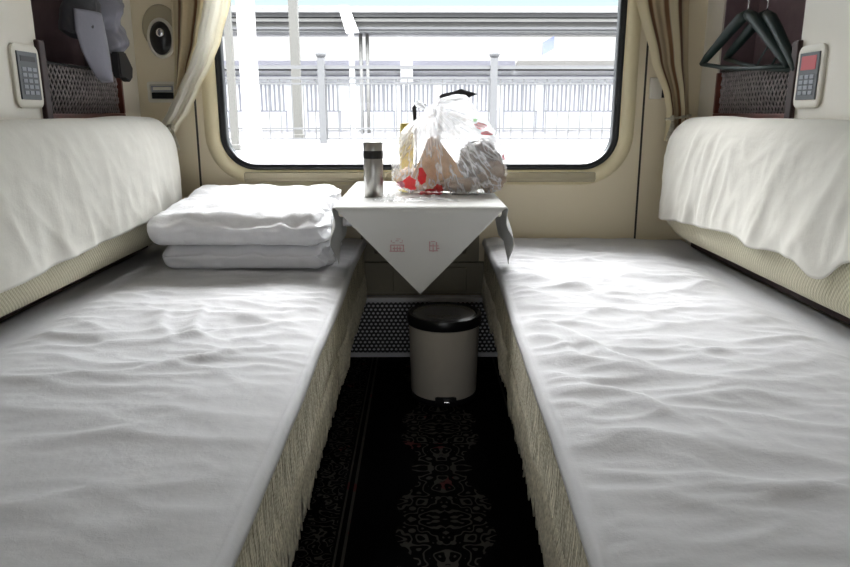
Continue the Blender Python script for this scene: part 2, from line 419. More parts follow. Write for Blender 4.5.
def outerloop(y):
    X, Z0, Z1 = 1.3, 0, ZT; out = []
    for (x, _, z) in wloop(0, 0):
        dx, dz = x, z - 1.13
        t = min(X / abs(dx) if dx else 9e9, ((Z1 - 1.13) / dz if dz > 0 else (1.13 / -dz)) if dz else 9e9)
        out.append((dx * t, y, 1.13 + dz * t))
    # snap the nearest points onto the corners
    for cx, cz in ((-X, Z0), (X, Z0), (X, Z1), (-X, Z1)):
        k = min(range(len(out)), key=lambda i: (out[i][0] - cx) ** 2 + (out[i][2] - cz) ** 2); out[k] = (cx, y, cz)
    return out
mb = MB(); mb.loops([wloop(0, D), outerloop(D), outerloop(D + .06), wloop(0, D + .06), wloop(0, D)])
struct(mb.build('wall_window', 'wall'))
# side walls with the coat niche cut in
NY0, NY1, NZ0, NZ1, ND = 1.865, 2.365, .84, 1.75, .115
for sgn, nm in ((-1, 'wall_left'), (1, 'wall_right')):
    mb = MB(); a, b = HW * sgn, 1.30 * sgn; c = (HW + ND) * sgn
    lo, hi = min(a, b), max(a, b)
    mb.box(lo, hi, YB, NY0, 0, ZT); mb.box(lo, hi, NY1, D, 0, ZT)
    mb.box(lo, hi, NY0, NY1, 0, NZ0); mb.box(lo, hi, NY0, NY1, NZ1, ZT)
    mb.box(min(c, b), max(c, b), NY0, NY1, NZ0, NZ1)
    struct(mb.build(nm, 'side'))
    # maroon felt lining of the niche (back, ends, top)
    mb = MB(); t = .004; c2 = (HW + ND - t) * sgn; e = (HW + .006) * sgn
    mb.box(min(c, c2), max(c, c2), NY0, NY1, NZ0, NZ1)
    mb.box(min(e, c), max(e, c), NY0, NY0 + t, NZ0, NZ1); mb.box(min(e, c), max(e, c), NY1 - t, NY1, NZ0, NZ1)
    mb.box(min(e, c), max(e, c), NY0, NY1, NZ1 - t, NZ1); mb.box(min(e, c), max(e, c), NY0, NY1, NZ0, NZ0 + t)
    struct(mb.build('trim_1' if sgn < 0 else 'trim_2', 'maroon'))
# moulded surround of the window
mb = MB(); mb.loops([wloop(-.004, D + .03), wloop(-.002, D - .002), wloop(.006, D - .012), wloop(.020, D - .016), wloop(.036, D - .013), wloop(.047, D - .005), wloop(.052, D - .0002)])
struct(mb.build('trim_3', 'mould', smooth=True))
# rubber gasket + pane
mb = MB(); mb.loops([wloop(-.002, D + .012), wloop(-.001, D - .003), wloop(-.006, D - .006), wloop(-.018, D - .004), wloop(-.022, D + .006), wloop(-.023, D + .034), wloop(-.002, D + .034), wloop(-.002, D + .012)])
gk = mb.build('window_1', 'gasket', smooth=True); struct(gk)
mb = MB(); lp = wloop(-.020, D + .026); lp2 = wloop(-.020, D + .032); mb.loops([lp, lp2], caps=True)
pane = mb.build('pane', 'glass', gk)
# sill rail and the two panel joints
mb = MB(); mb.box(-.625, .625, D - .030, D - .0, .654, .688, .005); mb.box(-.625, .625, D - .033, D - .026, .664, .668, .001)
struct(mb.build('trim_4', 'sill'))
for k, sx_ in enumerate((-1, 1)):
    mb = MB(); mb.loops([[(sx_ * .792 - .0035, D - .0015, .0), (sx_ * .792 + .0035, D - .0015, .0), (sx_ * .792 + .0035, D + .001, .0), (sx_ * .792 - .0035, D + .001, .0)],
                         [(sx_ * .778 - .0035, D - .0015, ZT), (sx_ * .778 + .0035, D - .0015, ZT), (sx_ * .778 + .0035, D + .001, ZT), (sx_ * .778 - .0035, D + .001, ZT)]], caps=True)
    struct(mb.build('trim_%d' % (5 + k), 'seam'))
# skirting panel between the berths under the table
mb = MB(); mb.box(-.33, .33, D - .03, D, .24, .36, .002); mb.box(-.215, .215, D - .02, D, .362, .60, .002); mb.box(-.10, .17, D - .042, D - .03, .255, .345, .003)
struct(mb.build('trim_7', 'underp'))
# ceiling lamp housing
lr = empty('ceiling_lamp', (0, .75, ZT), 'long flat lamp panel on the ceiling above the aisle', 'lamp')
mb = MB(); mb.box(-.60, .60, .27, 1.23, ZT - .012, ZT, .003); adopt(lr, mb.build('housing', 'panelw'))

# ================================================================== outside (train side to horizon)
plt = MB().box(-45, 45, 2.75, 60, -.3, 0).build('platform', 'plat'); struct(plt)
plt.name = 'floor_platform'
# kerb lines on the platform
def fence():
    r = empty('platform_railing', (0, 21, 0), 'white metal railing with ball-topped posts along the platform edge', 'railing')
    for i in range(-3, 5):
        x = -2.87 + 5.03 * i
        if abs(x) > 17: continue
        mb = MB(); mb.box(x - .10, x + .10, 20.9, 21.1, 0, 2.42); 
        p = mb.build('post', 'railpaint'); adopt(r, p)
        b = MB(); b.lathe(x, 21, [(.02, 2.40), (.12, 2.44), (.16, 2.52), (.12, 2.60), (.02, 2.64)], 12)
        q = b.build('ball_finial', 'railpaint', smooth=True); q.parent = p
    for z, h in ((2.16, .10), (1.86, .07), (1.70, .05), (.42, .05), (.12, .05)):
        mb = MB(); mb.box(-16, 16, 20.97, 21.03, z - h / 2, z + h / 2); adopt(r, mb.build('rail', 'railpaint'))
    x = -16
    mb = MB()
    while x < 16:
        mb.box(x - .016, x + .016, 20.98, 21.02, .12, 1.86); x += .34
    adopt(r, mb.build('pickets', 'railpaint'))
fence()
def column(name, x, y, w, h, mat, label):
    r = empty(name, (x, y, 0), label, 'column', None)
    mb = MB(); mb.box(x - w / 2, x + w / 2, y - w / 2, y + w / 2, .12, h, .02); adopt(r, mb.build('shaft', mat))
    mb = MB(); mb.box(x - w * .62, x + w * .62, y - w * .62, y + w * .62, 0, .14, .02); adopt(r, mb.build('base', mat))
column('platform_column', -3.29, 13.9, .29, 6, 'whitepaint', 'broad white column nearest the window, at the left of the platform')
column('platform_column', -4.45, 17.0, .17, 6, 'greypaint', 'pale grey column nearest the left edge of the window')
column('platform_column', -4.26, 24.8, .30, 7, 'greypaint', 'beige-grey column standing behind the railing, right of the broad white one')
# far platform canopy
r = empty('station_canopy', (0, 30, 0), 'long grey ribbed canopy across the far platform', 'canopy')
mb = MB(); mb.box(-26, 26, 30, 34, 4.66, 5.08, .02); mb.box(-26, 26, 29.7, 30, 4.80, 4.97)
adopt(r, mb.build('fascia', 'roofgrey'))
mb = MB()
for z in (4.55,): mb.box(-26, 26, 30.02, 30.5, z - .06, z + .06)
adopt(r, mb.build('gutter', 'roofpale'))
mb = MB(); mb.box(-26, 26, 30.3, 34, 4.30, 4.48); adopt(r, mb.build('beam', 'roofpale'))
mb = MB(); mb.box(-26, 26, 30.1, 30.4, 4.20, 4.29); mb.box(-26, 26, 30.1, 30.3, 4.47, 4.50); adopt(r, mb.build('purlin', 'roofdark'))
mb = MB(); mb.box(-26, 26, 30.2, 31.3, 4.10, 4.2); adopt(r, mb.build('ceiling_panel', 'roofgrey'))
for x in (-2.52, -2.24, 10.6, 10.9, -15.3, -15.0):
    mb = MB(); mb.tube([(x, 31, 0), (x, 31, 4.1)], .075, 10); adopt(r, mb.build('post', 'roofpale', smooth=True))
mb = MB(); mb.prism([(-3.25, 5.0), (-2.85, 5.0), (-2.45, 4.0), (-2.95, 3.95)], 'y', 29.2, 29.6); adopt(r, mb.build('bracket', 'whitepaint'))
mb = MB(); mb.box(-2.86, -2.66, 29.3, 29.5, 0, 3.98); adopt(r, mb.build('bracket_post', 'whitepaint'))
s1 = tag(MB().prism([(5.15, 3.72), (5.62, 3.92), (5.62, 4.02+.02), (5.62, 3.5), (5.15, 3.2)][0:1] + [(5.62, 3.98), (5.62, 3.48), (5.15, 3.22)], 'y', 30.4, 30.46).build('hanging_sign', 'bluesign'), 'small pale blue sign hanging below the canopy', 'sign')
# low building and dark barred fence far behind the railing
b = empty('station_shed', (0, 36, 0), 'long low white station building beyond the tracks', 'building')
mb = MB(); mb.box(-24, 24, 36, 40, 0, 2.9); adopt(b, mb.build('wall', 'farwhite'))
mb = MB(); mb.box(-24, 4.7, 35.6, 40, 2.95, 3.35); adopt(b, mb.build('roof', 'farlav'))
mb = MB(); mb.box(4.8, 24, 35.6, 40, 2.95, 3.35); adopt(b, mb.build('roof', 'roofpale'))
mb = MB(); mb.box(-24, 24, 35.8, 36, 2.50, 2.68); adopt(b, mb.build('band', 'farlav'))
mb = MB(); mb.box(-.95, -.35, 35.2, 35.6, 0, 3.4); adopt(b, mb.build('pillar', 'farwhite'))
k = 0; x = -20.0
while x < 20:
    w = random.choice((1.6, 2.4, 3.4))
    rr = tag(MB().box(x, x + w, 33.0, 33.02, 1.02, 1.08).build('barred_panel', 'fardark'), 'dark grey barred fence panel in front of the low white building', 'fence', 'barred fence panels across the tracks')
    mb = MB(); mb.box(x, x + w, 33.0, 33.04, .90, .97); mb.box(x, x + w, 33.0, 33.04, 2.16, 2.22)
    for e_ in (x + .05, x + w - .05): mb.box(e_ - .04, e_ + .04, 33.0, 33.04, 0, .9)
    q = x + .05
    while q < x + w:
        mb.box(q - .045, q + .045, 33.0, 33.04, .95, 2.2); q += .20
    me = bpy.data.meshes.new('barred_panel'); mb.bm.to_mesh(me); mb.bm.free(); me.materials.append(M['fardark']); rr.data = me
    x += w + random.choice((.25, .5, .9))

# ================================================================== carpet
cp = tag(MB().box(-.27, .38, YB + .05, 2.44, 0, .006).build('carpet_runner', 'carpet'), 'black aisle carpet with grey floral scrolls between the two berths', 'carpet')

# ================================================================== grille
g = empty('heater_grille', (0, 2.45, 0), 'perforated grey metal heater cover at the foot of the window wall', 'grille')
adopt(g, MB().box(-.33, .33, 2.445, 2.455, .008, .222).build('perforated_sheet', 'perf'))
adopt(g, MB().box(-.33, .33, 2.425, 2.470, .222, .240, .003).build('top_rail', 'alu'))
adopt(g, MB().box(-.33, .33, 2.436, 2.444, .007, .024, .002).build('bottom_rail', 'alu'))

# ================================================================== berths
def eL(y): return -.207 + .010 * N(0, y, 3, 1.7)
def eR(y): return .187 + .037 * (min(max(y, 0), 2.0) - .6) / 1.4 * 1.3 + .006 * N(0, y, 9, 1.7)
YF = -.10   # near end of the berths
def berth(sgn, lab):
    r = empty('berth', (sgn * .58, 1.2, 0), lab, 'bed')
    mb = MB(); x0, x1 = sgn * .30, sgn * .97; mb.box(min(x0, x1), max(x0, x1), YF + .03, 2.41, 0.0075, .30, .004)
    adopt(r, mb.build('base', 'darkbase'))
    x0 = sgn * .235; mb = MB(); mb.box(min(x0, x1), max(x0, x1), YF, 2.49, .30, .434, .02)
    adopt(r, mb.build('cushion', 'waffle'))
    mb = MB(); x0, x1 = sgn * .942, sgn * .975; mb.box(min(x0, x1), max(x0, x1), YF, 2.36, .44, .487, .004)  # part real wood; its dark length also stands in for the backrest's shadow
    adopt(r, mb.build('shadow_back_board', 'darkwood'))
    return r
berth(-1, 'left berth with fringed cover, the one carrying the folded quilts')
berth(1, 'right berth with fringed cover and nothing lying on its sheet')

def left_h(x, y):
    # wrinkles run mostly across the berth
    wx = x + .06 * N(x, y, 1, 3); wy = y + .05 * N(x, y, 2, 4)
    h = .011 * crumple(x, y, 5, 2.6, 9) + .004 * crumple(x, y, 305, 8, 12) + .006 * N(x, y, 4, 4)
    h *= .60 + .40 * sst(.9, 1.4, y)
    for pts, w, a in (
        ([(-.80, 1.10), (-.60, 1.12), (-.46, 1.18), (-.34, 1.27), (-.26, 1.30)], .010, .010),
        ([(-.46, 1.17), (-.38, 1.16), (-.28, 1.19)], .012, .009),
        ([(-.62, 1.55), (-.55, 1.42), (-.50, 1.34)], .014, .012), ([(-.52, 1.58), (-.50, 1.45), (-.47, 1.36), (-.40, 1.31)], .012, .012),
        ([(-.42, 1.52), (-.34, 1.50), (-.26, 1.53)], .014, .012), ([(-.66, 1.30), (-.52, 1.33), (-.40, 1.40), (-.28, 1.43)], .012, .010),
        ([(-.70, 1.72), (-.60, 1.68), (-.50, 1.69)], .008, .008), ([(-.68, .86), (-.5, .90), (-.36, .97)], .016, .006),
        ([(-.55, .70), (-.45, .74), (-.32, .80)], .014, .004)):
        h += .75 * seg_ridge(x, y, pts, w, a)
    return h
def right_h(x, y):
    wx = x + .07 * N(x, y, 11, 3); wy = y + .06 * N(x, y, 12, 3)
    h = .011 * crumple(x + .4 * y, y, 15, 2.8, 8) + .004 * crumple(x, y, 315, 6, 13) + .007 * N(x, y, 14, 4.5)
    for pts, w, a in (
        ([(.25, 1.98), (.33, 1.84), (.45, 1.72), (.55, 1.70)], .020, .014), ([(.24, 1.78), (.30, 1.72), (.42, 1.74)], .014, .009),
        ([(.23, 1.50), (.30, 1.38), (.36, 1.22), (.42, 1.13)], .018, .013), ([(.24, 1.35), (.30, 1.20), (.38, 1.15)], .016, .010),
        ([(.23, 1.14), (.29, 1.06), (.36, 1.02), (.40, .93)], .020, .014), ([(.24, .93), (.32, .90), (.42, .84)], .016, .008),
        ([(.34, 1.02), (.50, 1.05), (.75, 1.02)], .010, .006), ([(.26, .80), (.40, .78), (.56, .72), (.7, .70)], .014, .008),
        ([(.40, 1.26), (.60, 1.24), (.80, 1.28)], .009, .005), ([(.33, 1.56), (.50, 1.52), (.62, 1.54)], .010, .006)):
        h += .75 * seg_ridge(x, y, pts, w, a)
    return h
def sheet(sgn, edge, hf, lab):
    Y0, Y1 = YF - .005, 2.47
    def fn(u, v):
        y = Y0 + (Y1 - Y0) * v
        e = edge(y) - sgn * .010; far = sgn * .935
        s = u * 1.04
        if s < .04:                      # turned-down inner edge
            t = (1 - s / .04); a = t * R(80); x = e + sgn * .012 * (1 - math.sin(a)) ; z = .447 - .020 * (1 - math.cos(a))
            return (x, y, z + .4 * hf(x, y) * (1 - t) + .003 * N(y, 0, 2, 9))
        s = (s - .04); x = e + sgn * .012 + (far - e) * s
        return (x, y, .4475 + hf(x, y) * sst(-.03, .05, s) * sst(.86, .76, abs(x)) - .004 - .010 * sst(.76, .86, abs(x)) * sst(2.45, 2.2, y))
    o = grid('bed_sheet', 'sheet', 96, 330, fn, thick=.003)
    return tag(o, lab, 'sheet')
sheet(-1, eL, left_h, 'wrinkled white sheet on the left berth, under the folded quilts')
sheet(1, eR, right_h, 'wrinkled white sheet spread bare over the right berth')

def coverlet(sgn, edge, lab):
    r = empty('fringed_coverlet', (sgn * .21, 1.2, .44), lab, 'bed cover')
    Y0, Y1 = YF, 2.40
    def drape(y, t):   # t: 0 at the top edge ... 1 at the hem, length .13
        e = edge(y)
        w = .005 * N(y, t, 21, 5) + .0015 * math.sin(y * 31 + 2 * N(y, 0, 5, 3))
        x = e - sgn * (.004 * t) - sgn * w * t - sgn * .006
        return x
    def hem(y): return .300 + .010 * N(y, 0, 33, 3) + .004 * N(y, 0, 35, 11)
    def fn(u, v):
        y = Y0 + (Y1 - Y0) * v
        if u < .25:
            a = (u / .25); x = edge(y) + sgn * (.05 * (1 - a)); z = .439 - .0004
            if a > .7: b_ = (a - .7) / .3; x = edge(y) + sgn * (.015 * (1 - math.sin(b_ * R(90)))) - sgn * .006 * b_; z = .439 - .012 * (1 - math.cos(b_ * R(90)))
            return (x, y, z)
        t = (u - .25) / .75; z = .427 + (hem(y) - .427) * t
        return (drape(y, t), y, z)
    adopt(r, grid('valance', 'cover', 28, 300, fn, thick=.003))
    mb = MB(); y = Y0 + .01
    while y < Y1:
        yy = y + random.uniform(-.0015, .0015); z = hem(yy) + .006; x = drape(yy, 1)
        ln = .066 + .013 * N(yy, 0, 40, 8) + random.uniform(-.006, .006)
        k = N(yy, 1, 44, 11) * .030 + .003
        pts = [(x, yy, z + .03), (x - sgn * .003, yy + k * .2, z), (x - sgn * (.004 + random.uniform(-.002, .003)), yy + k * .7, z - ln * .55), (x - sgn * (.002 + random.uniform(-.003, .003)), yy + k, z - ln)]
        mb.tube(pts, [.0014, .0025, .0024, .0016], 4); y += .0082
    f = mb.build('fringe', 'string', smooth=True); adopt(r, f); f['kind'] = 'stuff'
    return r
coverlet(-1, eL, 'beige woven coverlet with tassels hanging over the edge of the left berth')
coverlet(1, eR, 'beige woven coverlet with tassels hanging over the edge of the right berth')

# ================================================================== backrests and their cloths
BX, BZ0, BZ1 = .885, .488, .872
HX = .082   # half thickness of the cushion
def bprof(a, grow=0):
    """rounded cushion section, a in degrees from the top centre towards the aisle"""
    ca, sa = math.cos(R(a)), math.sin(R(a)); n = 3.2
    px = abs(sa) ** (2 / n) * (1 if sa > 0 else -1); pz = abs(ca) ** (2 / n) * (1 if ca > 0 else -1)
    hx = HX + grow; hz = (BZ1 - BZ0) / 2 + grow
    return px * hx, (BZ0 + BZ1) / 2 + pz * hz
def yend(v, Y0, Y1, k=.06):
    return Y0 + (Y1 - Y0) * v
def backrest(sgn, lab, clab, hemfn, Y1):
    global HX
    HX = .082 if sgn < 0 else .074
    BX = .885 if sgn < 0 else .8965
    r = empty('backrest', (sgn * BX, 1.2, BZ0), lab, 'backrest')
    Y0 = -.05
    loops = []
    ys = [Y0 + (Y1 - Y0) * i / 60 for i in range(61)]
    for i, y in enumerate(ys + [Y1 + .012, Y1 + .022, Y1 + .028]):
        sc = 1 if y <= Y1 else {0: .96, 1: .86, 2: .6}[i - 61]
        sc *= 1 - .10 * sst(Y1 - .10, Y1, y)
        lp = []
        for a in range(0, 360, 6):
            dx, z = bprof(a); zc = (BZ0 + BZ1) / 2
            lp.append((sgn * (BX - dx * sc), y, zc + (z - zc) * sc + .0015 * N(y, a * .1, 1, 5)))
        loops.append(lp)
    adopt(r, MB().loops(loops, caps=True).build('cushion', 'waffle', smooth=True))
    # cloth
    g = .007
    def path(s):      # arc length-ish: s from 0 (behind the top) to 1 (full front)
        a = -50 + 205 * s; return a
    # angle at which the face reaches a given z
    tab = [(a, bprof(a, g)[1]) for a in range(0, 175)]
    def ang_for(z):
        for a, zz in tab:
            if a > 45 and zz <= z: return a
        return 165
    YC0, YC1 = -.04, Y1 + .004
    def fn(u, v):
        y = YC0 + (YC1 - YC0) * v
        zh = hemfn(y); ah = ang_for(zh)
        # sample mostly by height on the face
        if u < .35: a = -55 + (100) * (u / .35); dx, z = bprof(a, g)
        else:
            t = (u - .35) / .65; z45 = bprof(45, g)[1]; z = z45 + (zh - z45) * t
            dx = bprof(min(ang_for(z), 130), g)[0]
            if z < .62: dx = max(dx, bprof(105, g)[0])
        sc = 1 - .12 * sst(Y1 - .10, Y1 + .02, y) - .10 * sst(Y1 - .03, Y1 + .01, y)
        zc = (BZ0 + BZ1) / 2
        w = .0
        fold = (1 - abs(N(y * 9 + z * 2, z * 2.0, 50 + sgn)) * 2)
        w += .0035 * fold * sst(.86, .60, z) + .003 * fbm(y, z, 55 + sgn, 9)
        w += .006 * math.sin(y * 26 + sgn * 2 + 5 * N(y, 0, 60, 2)) * sst(.75, .56, z) * (.7 if sgn > 0 else .5)
        w += (.0075 if sgn > 0 else .004) * crumple(y + .35 * z, z, 400 + sgn * 7, 7, 3.2, 5) * sst(.87, .80, z)
        w = max(w, -.004)
        top = .006 * gauss(y - 2.07, .10) * (1 if u < .45 else 0) * sst(-40, 10, -55 + 100 * min(1, u / .35))
        return (sgn * (BX - dx * sc - w - .003), y, zc + (z - zc) * (sc if z > zc else 1) + top + .002 * N(y, z, 71, 7))
    o = grid('backrest_cloth', 'linen', 60, 260, fn, thick=.002)
    tag(o, clab, 'cloth')
def hemL(y): return .585 - .02 * sst(2.0, 1.2, y) + .003 * N(y, 0, 80, 5) + .012 * sst(2.2, 2.35, y)
def hemR(y):
    z = .560 + .025 * sst(2.2, 1.75, y) + .004 * N(y, 0, 85, 6)
    z += -.022 * gauss(y - 1.375, .05) + .035 * sst(1.36, 1.26, y) - .012 * sst(2.15, 2.3, y)
    return z - .01 * gauss(y - 1.65, .06)
backrest(-1, 'beige waffle-weave backrest cushion on the left wall', 'smooth white cloth over the left backrest', hemL, 2.345)
backrest(1, 'beige waffle-weave backrest cushion on the right wall', 'creased white cloth with dipping hem over the right backrest', hemR, 2.345)

# ================================================================== niche: nets, bars
def niche(sgn, side):
    x = sgn * (HW - .003)
    r = empty('luggage_net', (x, 2.1, .88), 'black net pocket framed in red-brown wood in the %s wall niche' % side, 'net')
    mb = MB(); xo = sgn * (HW - .012); xi = sgn * (HW + .03)
    mb.box(min(xo, xi), max(xo, xi), NY0 - .012, NY0 + .020, .86, 1.075, .004); adopt(r, mb.build('upright', 'darkwood'))
    mb = MB(); xo2 = sgn * (HW - .004); mb.box(min(xo2, xi), max(xo2, xi), NY0, NY1, .872, .892, .003); adopt(r, mb.build('bottom_rail', 'redwood'))
    mb = MB(); mb.box(min(xo2, xi), max(xo2, xi), NY1 - .012, NY1, .892, 1.02, .002); adopt(r, mb.build('side_rail', 'redwood'))
    def bulge(y, z):
        t = (y - NY0) / (NY1 - NY0); return sgn * (HW + .012 - .020 * math.sin(math.pi * t) * sst(.88, .95, z))
    adopt(r, grid('dark_backing', 'black', 12, 8, lambda u, v: (bulge(NY0 + .5 * u, .89 + .13 * v) + sgn * .012, NY0 + .02 + (NY1 - NY0 - .03) * u, .885 + (.125 + .02 * (2 * u - 1) ** 2) * v), thick=.002))  # black sheet added so the shaded space behind the net looks dark
    mb = MB(); st = .0175; W_, H_ = NY1 - NY0 - .02, .135
    for dr in (1, -1):
        k = -H_
        while k < W_ + H_:
            pts = []
            for i in range(9):
                zz = i / 8 * H_; yy = k + dr * zz * .62 + (0 if dr > 0 else .0)
                yy += .003 * N(k, zz, 90 + sgn, 30)
                if 0 <= yy <= W_:
                    Y = NY0 + .015 + yy; Z = .890 + zz; pts.append((bulge(Y, Z), Y, Z))
            if len(pts) > 1: mb.tube(pts, .0021, 4)
            k += st
    adopt(r, mb.build('netting', 'net', smooth=True))
    mb = MB(); mb.tube([(bulge(NY0 + .01 + .48 * i / 20, 1.02), NY0 + .01 + .48 * i / 20, 1.025 - .006 * math.sin(math.pi * i / 20)) for i in range(21)], .004, 8)
    adopt(r, mb.build('elastic_hem', 'black', smooth=True))
    return r
niche(-1, 'left'); niche(1, 'right')

# ------------------------------------------------------------------ wall control panels
def control(sgn, lab):
    x = sgn * HW
    r = empty('control_panel', (x, 1.795, .98), lab, 'control panel')
    def rr(y0, y1, z0, z1, rad, X, n=6): return [(X, a, c) for (a, _, c) in rrect(y0, y1, z0, z1, rad, 0, n)]
    X1 = x - sgn * .006; X2 = x - sgn * .009
    mb = MB(); mb.loops([rr(1.735, 1.856, .905, 1.058, .022, x - sgn * .0005), rr(1.735, 1.856, .905, 1.058, .022, X1), rr(1.741, 1.850, .911, 1.052, .018, X2), rr(1.749, 1.842, .922, 1.043, .010, X2 + sgn * .002)], caps=True)
    adopt(r, mb.build('bezel', 'panelw', angle=40))
    X3 = x - sgn * .0105
    mb = MB(); mb.box(min(X1, X3), max(X1, X3), 1.751, 1.840, .926, 1.040, .001); f = mb.build('faceplate', 'keyface'); adopt(r, f)
    mb = MB(); X4 = X3 - sgn * .001
    if sgn > 0:
        mb.box(min(X1, X4), max(X1, X4), 1.762, 1.829, .998, 1.032, .0005); adopt(r, mb.build('display', 'redface'))
    else:
        mb.box(min(X1, X4), max(X1, X4), 1.762, 1.829, 1.017, 1.030, .0005); adopt(r, mb.build('display', 'blackp'))
    zs = (.938, .951, .964, .977) if sgn > 0 else (.938, .952, .966, .980, .994)
    for i, z in enumerate(zs):
        for j in range(3):
            y0 = 1.763 + j * .0235; mb = MB(); mb.box(min(X1, X3 - sgn * .002), max(X1, X3 - sgn * .002), y0, y0 + .018, z, z + .009, .0008)
            adopt(r, mb.build('button', 'key'))
control(-1, 'ivory control panel with grey buttons on the left wall')
control(1, 'ivory control panel with red display on the right wall')

# ------------------------------------------------------------------ hooks, hangers, cap
def hook(sgn, y, z, lab):
    xb = sgn * (HW + ND - .005); mb = MB()
    mb.lathe(0, 0, [(.001, 0), (.016, .001), (.016, .005), (.001, .007)], 16)
    for v in mb.bm.verts: v.co = Vector((xb - sgn * v.co.z, y + v.co.x, z + v.co.y))
    xo = xb - sgn * .005
    mb.tube([(xo, y, z), (xo - sgn * .03, y, z - .003), (xo - sgn * .055, y, z - .012), (xo - sgn * .068, y, z - .006), (xo - sgn * .074, y, z + .012)], .0035, 8)
    return tag(mb.build('coat_hook', 'chrome', smooth=True), lab, 'hook')
hook(1, 2.13, 1.275, 'chrome coat hook holding the dark green hangers, right niche')
hook(-1, 2.20, 1.29, 'chrome coat hook holding the grey cap, left niche')
def hanger(x0, y0, z0, yaw, lab, roll=0, s=1.0):
    r = empty('clothes_hanger', (x0, y0, z0), lab, 'hanger', 'green hangers in the right niche')
    # local frame: w along the hanger, up
    c, sn = math.cos(yaw), math.sin(yaw)
    def T(w, u, d=0):
        w2 = w * math.cos(roll) - u * math.sin(roll); u2 = w * math.sin(roll) + u * math.cos(roll)
        return (x0 + w2 * s * sn + d * c, y0 + w2 * s * c - d * sn, z0 + u2 * s)
    pts = []
    L_ = .215
    def arm(sg):
        return [T(0, 0), T(sg * .03, -.010), T(sg * .08, -.042), T(sg * .14, -.084), T(sg * .19, -.118), T(sg * L_, -.138)]
    for sg, dn in ((1, .011), (-1, .011)):
        mb = MB(); mb.tube(arm(sg), [.014, .017, .016, .014, .012, .009], 10)
        for k, v in enumerate(mb.bm.verts): pass
        adopt(r, mb.build('arm', 'hanger', smooth=True))
    mb = MB(); mb.tube([T(-L_, -.138), T(-.1, -.146), T(0, -.148), T(.1, -.146), T(L_, -.138)], .0065, 8); adopt(r, mb.build('crossbar', 'hanger', smooth=True))
    mb = MB(); mb.tube([T(-.13, -.078), T(-.10, -.110), T(-.08, -.142)], .003, 6)
    adopt(r, mb.build('trouser_peg', 'hanger', smooth=True))
    hk = [T(0, .004), T(0, .035)] + [T(.018 * math.sin(a), .058 - .018 * math.cos(a) + .0) for a in [R(q) for q in range(20, 290, 30)]]
    mb = MB(); mb.tube(hk, .0022, 8); adopt(r, mb.build('hook', 'chrome', smooth=True))
    return r
hanger(.940, 2.10, 1.168, R(-8), 'dark green plastic hanger in front, nearer the window curtain', roll=R(4))
hanger(.968, 2.045, 1.160, R(-2), 'dark green plastic hanger behind, leaning against the niche', roll=R(8), s=.95)

# cap hanging from the left hook, brim down
r = empty('baseball_cap', (-1.0, 2.20, 1.27), 'grey baseball cap hanging brim-down in the left wall niche', 'cap')
def crown(u, v):
    a = 2 * math.pi * u; t = v * R(96)
    x = math.sin(t) * math.cos(a) * .045; y = math.sin(t) * math.sin(a) * .088; z = math.cos(t) * .13
    n = .006 * fbm(y + 3, z + x, 99, 16)
    return (-.965 + x + n * 2, 2.095 + y * (1 + n * 4) + .03 * (z / .13), 1.125 + z + .008 * math.sin(a * 2) * v)
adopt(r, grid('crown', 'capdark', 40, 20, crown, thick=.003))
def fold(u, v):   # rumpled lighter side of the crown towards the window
    z = 1.275 - .235 * v + .03 * (1 - u) * v
    yl, yr = 2.165 + .02 * v, 2.335 - .02 * (1 - v) - .05 * sst(.75, 1, v)
    y = yl + (yr - yl) * u
    return (-.915 - .05 * (2 * u - 1) ** 2 + .010 * math.sin(v * 15 + u * 6) + .012 * fbm(u, v, 3, 5), y + .005 * math.sin(v * 11) * u, z + .006 * math.sin(u * 8))
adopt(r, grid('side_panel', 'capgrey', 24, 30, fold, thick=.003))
BL = [(1.17, 2.010, 2.165), (1.114, 2.006, 2.185), (1.06, 2.030, 2.192), (1.02, 2.066, 2.182), (.995, 2.100, 2.168), (.982, 2.128, 2.150)]
def brim(u, v):
    z = 1.17 - .188 * v; yl, yr = BL[0][1:]
    for (z0, a0, b0), (z1, a1, b1) in zip(BL, BL[1:]):
        if z1 - 1e-6 <= z <= z0: t = (z0 - z) / (z0 - z1); yl, yr = a0 + (a1 - a0) * t, b0 + (b1 - b0) * t
    c = 2 * u - 1
    return (-.912 - .030 * c * c, yl + (yr - yl) * u, z)
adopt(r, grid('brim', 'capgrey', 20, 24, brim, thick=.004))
tag(r, 'grey baseball cap hanging brim-down in the left wall niche', 'cap')
mb = MB(); mb.tube([(-.99, 2.20, 1.28), (-.965, 2.23, 1.22), (-.955, 2.235, 1.17)], .003, 6); adopt(r, mb.build('strap_loop', 'black', smooth=True))
# black bag corner hanging beside the cap
mb = MB(); mb.prism([(2.17, 1.07), (2.225, 1.075), (2.245, 1.045), (2.272, 1.03), (2.262, .998), (2.24, .985), (2.215, 1.003), (2.175, .995)], 'x', -.925, -.900, .004)
mb.tube([(-.915, 2.23, 1.06), (-.985, 2.26, 1.2), (-1.02, 2.21, 1.283)], .003, 6)
tag(mb.build('black_pouch', 'black'), 'small black pouch with strap hanging below the grey cap', 'pouch')

